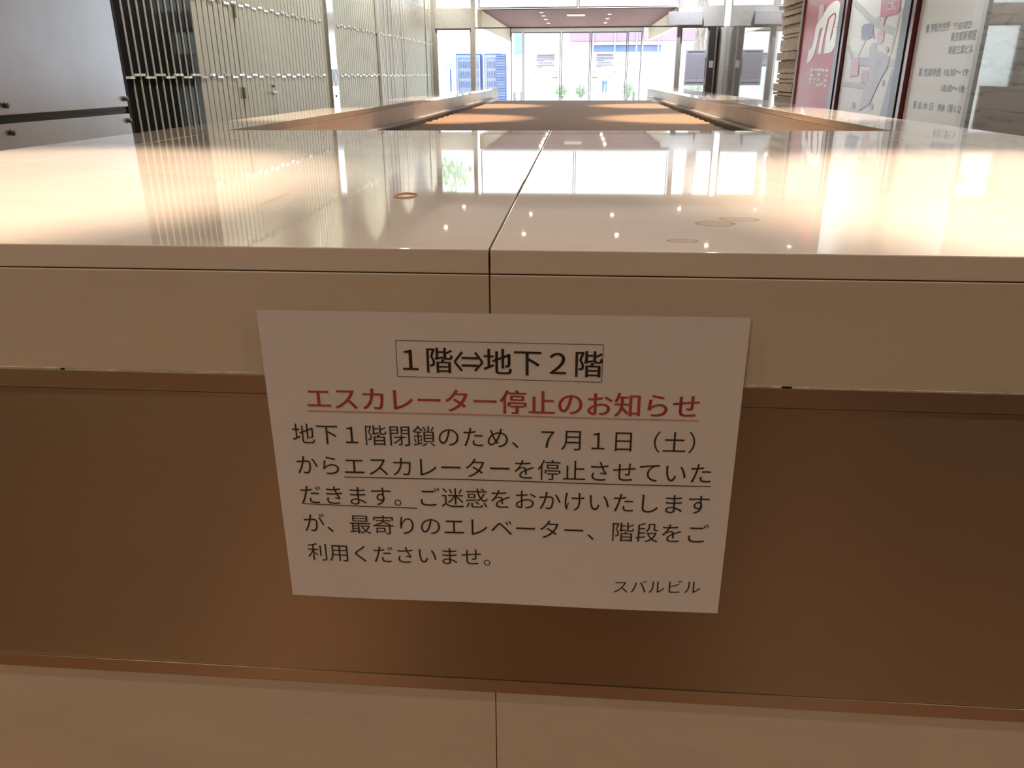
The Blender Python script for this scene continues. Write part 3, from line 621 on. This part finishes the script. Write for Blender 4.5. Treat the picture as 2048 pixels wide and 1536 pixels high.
# lapped brown boards lying over the well
t = thing('well_cover', 'brown lapped board cover over the escalator well', 'cover', (-0.07, 5.5, 0.9))
N = 31; PL = 0.213; YC0 = 2.15
for k in range(N):
    y0 = YC0 + k * PL; bm = bm_new()
    zf, zb = 0.966, 0.982           # front lip sits lower, back edge higher
    vs = [(x, y, z) for x in (XI0 + 0.052, XI1 - 0.052) for y, z in ((y0, zf - 0.018), (y0, zf), (y0 + PL + 0.01, zb), (y0 + PL + 0.01, zb - 0.018))]
    v = [bm.verts.new(p) for p in vs]
    for f in ((0, 1, 2, 3), (7, 6, 5, 4), (1, 5, 6, 2), (0, 4, 5, 1), (3, 2, 6, 7), (0, 3, 7, 4)): bm.faces.new([v[i] for i in f])
    obj('board', bm, M['brown_wood'], t)
simple('bearer', M['gap'], t, (XI0, XI0 + 0.16, YC0, YC0 + N * PL, 0.60, 0.946), (XI1 - 0.16, XI1, YC0, YC0 + N * PL, 0.60, 0.946), (XI0 + 0.16, XI1 - 0.16, YC0, YC0 + N * PL, 0.60, 0.64))

# rubber band left on the coping
bm = bm_new(); c = (-0.203, 0.934)
pts = [(c[0] + 0.0128 * math.cos(a), c[1] + 0.019 * math.sin(a) * (1 + 0.08 * math.cos(3 * a)), T + 0.0008) for a in [2 * math.pi * k / 48 for k in range(48)]]
tube(bm, pts, 0.0010, 8, closed=True)
for v in bm.verts: v.co.z = T + max(0.0, (v.co.z - T)) * 1.0
tag(obj('rubber_band', bm, M['rubber'], None, True, (c[0], c[1], T)), 'small orange tan rubber band ring lying on the marble coping', 'rubber band')

# ------------------------------------------------------------------ the notice on the steel band
PX0, PX1, PZ0, PZ1 = -0.2745, 0.1460, 0.749, 1.0460
YP = FYW - 0.0026
t = thing('paper_notice', 'white printed paper notice about the escalator stuck on the parapet front', 'notice', ((PX0 + PX1) / 2, FYW, PZ0))
NX, NZ = 42, 30
def bend(a, b):           # gentle cockle of a taped sheet
    e = min(a, 1 - a) * 2
    return 0.0004 + 0.0006 * math.sin(7 * a + 3 * b) * e + 0.0012 * (1 - b) * (0.5 + 0.5 * math.sin(11 * a))
bm = bm_new(); g = []
for j in range(NZ + 1):
    row = []
    for i in range(NX + 1):
        a, b = i / NX, j / NZ
        row.append(bm.verts.new((PX0 + (PX1 - PX0) * a + 0.0012 * b * (0.5 - a) * 0, YP - bend(a, b), PZ0 + (PZ1 - PZ0) * b + 0.0015 * (a - 0.5) * (1 if b < 0.5 else 1))))
    g.append(row)
for j in range(NZ):
    for i in range(NX): bm.faces.new((g[j][i], g[j][i + 1], g[j + 1][i + 1], g[j + 1][i]))
sheet = obj('sheet', bm, M['paper'], t)
md = sheet.modifiers.new('thickness', 'SOLIDIFY'); md.thickness = 0.00012; md.offset = 1
FP = (Vector((0, YP, 0)), Vector((1, 0, 0)), Vector((0, 0, 1)), Vector((0, -1, 0)))
def unproj(u, v):
    a = (u - 1024) / FPX; b = (v - 768) / FPX; r = F + R * a - U * b
    q = r * (FYW - 0.003) / r.y; return q.x, q.z + EYE
def on_sheet(bm):          # let the ink follow the sheet
    for v in bm.verts:
        a = (v.co.x - PX0) / (PX1 - PX0); b = (v.co.z - PZ0) / (PZ1 - PZ0); v.co.y = YP - bend(a, b) - 0.0002
def line(bm, body, left_bottom, right_bottom, n, offset, hs=1.0, lift=0.10):
    x0, z0 = unproj(*left_bottom); x1, z1 = unproj(*right_bottom); em = (x1 - x0) / n
    write(bm, body, FP, x0, z0 + em * lift, em, hs, offset, (z1 - z0) / (x1 - x0))
bm = bm_new()
for dx in (-0.6, 0.6):
    line(bm, '１階', (793 + dx, 748), (908 + dx, 751), 2, 0, 1.0, 0.16)
    line(bm, '地下２階', (966 + dx, 753), (1206 + dx, 759), 4, 0, 1.0, 0.16)
AR = lambda u, v: unproj(u, v)
def stroke(p, q, w): a = AR(*p); b = AR(*q); bar(bm, FP, a[0], a[1], b[0], b[1], w)
for p, q in (((923, 716), (956, 716.8)), ((923, 731), (956, 731.8)), ((909, 723.5), (924, 704)), ((909, 723.5), (924, 742)), ((965, 725), (950, 705)), ((965, 725), (950, 742))): stroke(p, q, 0.0021)
on_sheet(bm); obj('title_text', bm, M['ink'], t)
bm = bm_new()
for dx in (-0.8, 0.8): line(bm, 'エスカレーター停止のお知らせ', (613 + dx, 820), (1400 + dx, 839), 14, 0, 0.98, 0.12)
on_sheet(bm); on_sheet(bm); obj('red_heading', bm, M['redink'], t)
for args in (('地下１階閉鎖のため、７月１日（土）', (586, 888), (1424, 909), 17, -0.004, 1.0, 0.12),
             ('からエスカレーターを停止させていた', (593, 950), (1425, 970), 17, -0.004, 1.0, 0.13),
             ('だきます。ご迷惑をおかけいたします', (601, 1008), (1420, 1031), 17, -0.004, 1.0, 0.12),
             ('が、最寄りのエレベーター、階段をご', (608, 1064), (1416, 1089), 17, -0.004, 1.0, 0.12),
             ('利用くださいませ。', (617, 1120), (1010, 1135), 9, -0.004, 1.0, 0.12),
             ('スバルビル', (1223, 1186), (1401, 1188), 5, -0.004, 1.0, 0.10)):
    bm = bm_new(); line(bm, *args); on_sheet(bm); obj('text_line', bm, M['ink'], t)
def uline(bm, p, q, th):
    a = unproj(*p); b = unproj(*q); n = 24
    for k in range(n):
        f0, f1 = k / n, (k + 1) / n
        bar(bm, FP, a[0] + (b[0] - a[0]) * f0, a[1] + (b[1] - a[1]) * f0, a[0] + (b[0] - a[0]) * f1, a[1] + (b[1] - a[1]) * f1, th)
for p, q in (((689, 953), (1422, 973)), ((604, 1006), (834, 1016))):
    bm = bm_new(); uline(bm, p, q, 0.0009); on_sheet(bm); obj('underline', bm, M['ink'], t)
bm = bm_new()
q = [(791, 681), (1207, 689), (1203, 764), (795, 753)]
for i in range(4): uline(bm, q[i], q[(i + 1) % 4], 0.0005)
on_sheet(bm); obj('title_frame', bm, M['ink'], t)
bm = bm_new(); uline(bm, (616, 821), (1397, 841), 0.0011); on_sheet(bm); obj('red_underline', bm, M['pinkink'], t)

# ------------------------------------------------------------------ sign boards on the right wall
XS = XR - 0.03
FS = lambda y, z, d=0.0: (Vector((XS - d, y, z)), Vector((0, -1, 0)), Vector((0, 0, 1)), Vector((-1, 0, 0)))
def uX(u, v, x=XS):
    a = (u - 1024) / FPX; b = (v - 768) / FPX; r = F + R * a - U * b
    q = r * x / r.x; return q.y, q.z + EYE
F0 = FS(0, 0, 0.0015); F1 = FS(0, 0, 0.003); F2 = FS(0, 0, 0.0045)
def P(u, v): y, z = uX(u, v); return (-y, z)
t = thing('red_sign', 'red sign board with large white letter logo beside the stone pier', 'sign', (XS, 10.0, 0.2))
simple('board', M['sign_red'], t, (XS, XR, 9.26, 10.78, 0.3, 2.9))
simple('side_frame', M['side_brown'], t, (XS - 0.02, XR, 10.78, 10.86, 0.2, 2.95))
k = 6.983; LP = lambda pts: [P(1590 + x / k, y / k) for x, y in pts]
bm = bm_new()
poly(bm, F0, LP([(318, 755), (366, 752), (395, 560), (430, 400), (462, 260), (500, 215), (545, 178), (575, 180), (577, 225), (565, 300), (548, 372), (585, 380), (618, 315), (640, 220), (650, 130), (642, 55), (615, 12), (575, 8), (520, 40), (455, 105), (410, 180), (385, 240), (335, 290), (305, 345), (290, 400), (270, 540), (240, 660), (190, 715), (165, 885), (180, 885), (222, 845), (258, 780), (285, 700), (310, 600), (340, 440), (350, 410), (392, 372), (375, 450), (345, 600)]))
poly(bm, F0, LP([(405, 747), (430, 560), (455, 400), (480, 275), (510, 235), (555, 195), (558, 240), (540, 330), (524, 400), (500, 500), (486, 588), (512, 530), (532, 455), (540, 383), (585, 381), (598, 440), (590, 560), (555, 650), (515, 725), (470, 742)]))
obj('logo', bm, M['sign_logo'], t)
bm = bm_new(); poly(bm, F0, LP([(345, 72), (412, 60), (404, 170), (385, 238), (335, 288), (322, 290)])); obj('pale_shape', bm, M['sign_pale'], t)  # pale pinkish polygon at the upper left of the letters
bm = bm_new(); a = P(1617, 174); b = P(1653, 175); write(bm, '新宿西口店', F0, a[0], a[1] + 0.02, (b[0] - a[0]) / 5, 1.6, 0.01); obj('branch_text', bm, M['sign_logo'], t)

t = mp_sign = thing('map_sign', 'pale street map board with pink callout between the two dark posts', 'sign', (XS, 8.2, 0.2))
simple('board', M['sign_white'], t, (XS, XR, 7.47, 8.98, 0.3, 2.9))
k2 = 11.82; A_ = lambda x, y: P(1680 + x / k2, y / k2); B_ = lambda x, y: P(1680 + x / k2, 110 + y / k2)
bm = bm_new()
def road(pts, w):
    for p, q in zip(pts, pts[1:]): bar(bm, F0, p[0], p[1], q[0], q[1], w)
road([A_(350, 60), A_(790, 510), A_(1300, 760)], 0.06); road([A_(960, 420), A_(790, 560)], 0.06); road([A_(1420, 280), A_(1760, 270)], 0.07); road([A_(1420, 330), A_(1200, 1250)], 0.05)
road([A_(600, 960), A_(430, 1320)], 0.03); road([A_(200, 1120), A_(290, 1360)], 0.06); road([A_(1120, 1500), A_(1560, 1470)], 0.05); road([B_(90, 680), B_(600, 740)], 0.045)
obj('roads', bm, M['map_road'], t)
bm = bm_new()
poly(bm, F0, [A_(*p) for p in ((800, 1010), (870, 1010), (860, 1200), (930, 1220), (1180, 1340), (1180, 1530), (690, 1530), (700, 1120))])
poly(bm, F1, [B_(*p) for p in ((460, 60), (700, 60), (860, 20), (1180, 60), (1110, 340), (980, 540), (700, 1160), (450, 1320), (600, 680), (720, 260), (450, 240))])
for (x, y) in ((1020, 660), (320, 1190), (750, 1210)): poly(bm, F1, [B_(x + 35 * math.cos(q), y + 75 * math.sin(q)) for q in [2 * math.pi * i / 16 for i in range(16)]])
poly(bm, F1, [A_(1110 + 40 * math.cos(q), 1170 + 75 * math.sin(q)) for q in [2 * math.pi * i / 16 for i in range(16)]])
obj('city_blocks', bm, M['map_block'], t)
bm = bm_new()
poly(bm, F1, [B_(*p) for p in ((1260, 320), (1400, 290), (1480, 330), (1470, 420), (1180, 1490), (930, 1470), (1210, 420))])
for x, y in ((1570, 860), (1435, 1330)): poly(bm, F1, [A_(x - 50, y + 110), A_(x + 5, y + 110), A_(x + 50, y - 110), A_(x, y - 110)])
obj('railway', bm, M['map_rail'], t)
bm = bm_new(); poly(bm, F1, [A_(*p) for p in ((510, 940), (520, 640), (560, 580), (770, 545), (790, 600), (800, 800), (840, 920), (740, 860), (700, 915))]); obj('dark_callout', bm, M['map_callout'], t)
bm = bm_new(); poly(bm, F1, [A_(*p) for p in ((960, 370), (1000, -140), (1470, -160), (1420, 250), (1370, 320), (1110, 380), (1035, 640), (1030, 400))]); obj('pink_callout', bm, M['map_pink'], t)
bm = bm_new(); a = A_(1010, 260); b = A_(1410, 200); write(bm, '新宿三葉ビル', F2, a[0], a[1], (b[0] - a[0]) / 6, 2.0, 0.005, (b[1] - a[1]) / (b[0] - a[0]) * 0.3); a = A_(1060, 90); write(bm, '新宿', F2, a[0], a[1], (b[0] - a[0]) / 6.5, 1.8, 0.005); obj('callout_text', bm, M['sign_logo'], t)
for fr_, pts in ((F1, [A_(*p) for p in ((890, 1000), (890, 800), (980, 690), (1050, 740), (1040, 950), (970, 1040))]), (F2, [B_(*p) for p in ((290, 60), (460, 60), (440, 480), (240, 500))]), (F2, [B_(*p) for p in ((540, 360), (680, 360), (640, 640), (490, 640))])):
    bm = bm_new(); poly(bm, fr_, pts); obj('pink_block', bm, M['map_pale_pink'], t)
for ch in t.children:
    if ch.name.split('.')[0] != 'board':
        for v in ch.data.vertices: v.co.y = min(8.97 - 8.2, max(7.48 - 8.2, v.co.y))

t = thing('hours_sign', 'white sign board with opening hours text right of the map', 'sign', (XS, 6.6, 0.2))
simple('board', M['sign_white'], t, (XS, XR, 6.11, 7.18, 0.3, 2.9))
k3 = 4.571; C_ = lambda x, y: P(1600 + x / k3, y / k3)
def sq(bm, x0, y0, x1, y1): a = C_(x0, y0); b = C_(x1, y1); poly(bm, F0, [(a[0], b[1]), (b[0], b[1]), (b[0], a[1]), (a[0], a[1])])
def tx(bm, body, x0, yb, x1, yt):
    a = C_(x0, yb); b = C_(x1, yb); c = C_(x0, yt); h = c[1] - a[1]
    write(bm, body, F0, a[0], a[1], h / 0.8, 1.0, 0, width=b[0] - a[0])
for sqs, txs in (([(1150, 300, 1185, 225)], [('移転先住所', 1192, 292, 1362, 222), ('〒160-0023', 1400, 275, 1560, 205)]),
                 ([], [('東京都新宿区', 1375, 372, 1605, 300)]), ([], [('新宿三葉ビル', 1352, 490, 1575, 425)]),
                 ([(1085, 692, 1120, 622)], [('営業時間', 1128, 692, 1280, 628), ('10:30〜19:', 1312, 690, 1540, 625)]), ([], [('10:30〜18:', 1288, 835, 1505, 765)]),
                 ([(1033, 990, 1065, 925)], [('定 休 日', 1075, 988, 1210, 930), ('無休（除く12', 1255, 1010, 1470, 945)])):
    bm = bm_new()
    for q in sqs: sq(bm, *q)
    for q in txs: tx(bm, *q)
    obj('text_line', bm, M['sign_ink'], t)
for (y0, y1, lab) in ((9.0, 9.24, 'between the red sign and the map'), (7.20, 7.45, 'between the map and the opening hours board')):
    t = thing('sign_post', 'dark lacquered sign post %s' % lab, 'post', (XS - 0.04, (y0 + y1) / 2, 0))
    simple('shaft', M['dark'], t, (XS - 0.045, XR, y0 + 0.09, y1 - 0.012, 0, 2.95), bev=0.003)
    simple('lacquered_face', M['lacquer'], t, (XS - 0.035, XR, y0, y0 + 0.09, 0, 2.95), bev=0.003)
    simple('chrome_edge', M['chrome'], t, (XS - 0.04, XR, y1 - 0.012, y1, 0, 2.95))

# ------------------------------------------------------------------ lamps
def spot(name, loc, power, colr, ang, blend, parent, aim=(0, 0, -1), size=0.03):
    l = bpy.data.lights.new(name, 'SPOT'); l.energy = power; l.color = colr; l.spot_size = math.radians(ang); l.spot_blend = blend; l.shadow_soft_size = size
    o = bpy.data.objects.new(name, l); COL.objects.link(o); o.rotation_euler = Vector(aim).to_track_quat('-Z', 'Y').to_euler()
    o.parent = parent; o.location = Vector(loc) - wloc(parent); return o
def downlight(x, y, lab, grp, power, colr, ang, blend, aim=(0, 0, -1), lens='lamp'):
    t = thing('downlight', lab, 'ceiling lamp', (x, y, H), grp)
    bm = bm_new(); lathe(bm, (x, y, H - 0.012), [(0.062, 0.014), (0.062, 0.0), (0.045, -0.002)]); obj('trim_ring', bm, M['white_metal'], t)
    bm = bm_new(); lathe(bm, (x, y, H - 0.02), [(0.030, 0), (0.036, 0.008)]); obj('lens', bm, M[lens], t)
    spot('lamp_beam', (x, y, H - 0.03), power, colr, ang, blend, t, aim)
for k in range(8):
    for x, side in ((-0.90, 'left'), (0.70, 'right')):
        downlight(x, 1.02 + 2.08 * k, 'narrow ceiling downlight above the %s side of the marble parapet' % side, 'downlights above the %s parapet side' % side, P_SPOT, WARM, 30, 0.6)
for x, y in ((-1.8, -1.6), (1.6, -1.6), (-1.8, -3.6), (1.6, -3.6)):
    downlight(x, y, 'wide ceiling downlight in the hall behind the viewer', 'hall downlights', P_HALL, HALLC, 130, 0.6)
for k in range(6):
    downlight(-2.35, 4.6 + 2.36 * k, 'wall washing ceiling lamp along the ribbed wall', 'wall washers', P_WASH, NEUTRAL, 110, 0.8, (-0.35, 0, -1))
for k in range(5):  # fill lamps added to brighten the coping, signs and aluminium panel
    downlight(2.1, 1.6 + 3.7 * k, 'added wide fill lamp over the right aisle', 'right aisle fill lamps', P_RIGHT_FILL, COOL, 120, 0.8)
downlight(-0.62, -0.42, 'added narrow spot close behind the viewer for a streak in the steel', 'hall downlights', P_NEAR_STREAK, WARM, 11, 0.9)  # unseen spot added to throw a warm streak into the steel band
for k, (x0, x1, y0) in enumerate(((0.10, 0.50, -1.0), (1.2, 2.4, -1.6))):
    bm = bm_new(); box(bm, x0, x1, y0 - 0.4, y0, 0, H); o = struct('trim_%d' % (13 + k), bm, M['darkpost'])  # unseen dark columns added to put dark streaks in the steel's reflection
for x, side in ((-2.1, 'left'), (1.95, 'right')):
    downlight(x, 0.25, 'added wide fill lamp to the %s of the parapet front' % side, 'fill lamps beside the parapet front', P_SIDE_FILL, HALLC, 125, 0.8)  # unseen lamps added to lift the coping brighter than the fascia
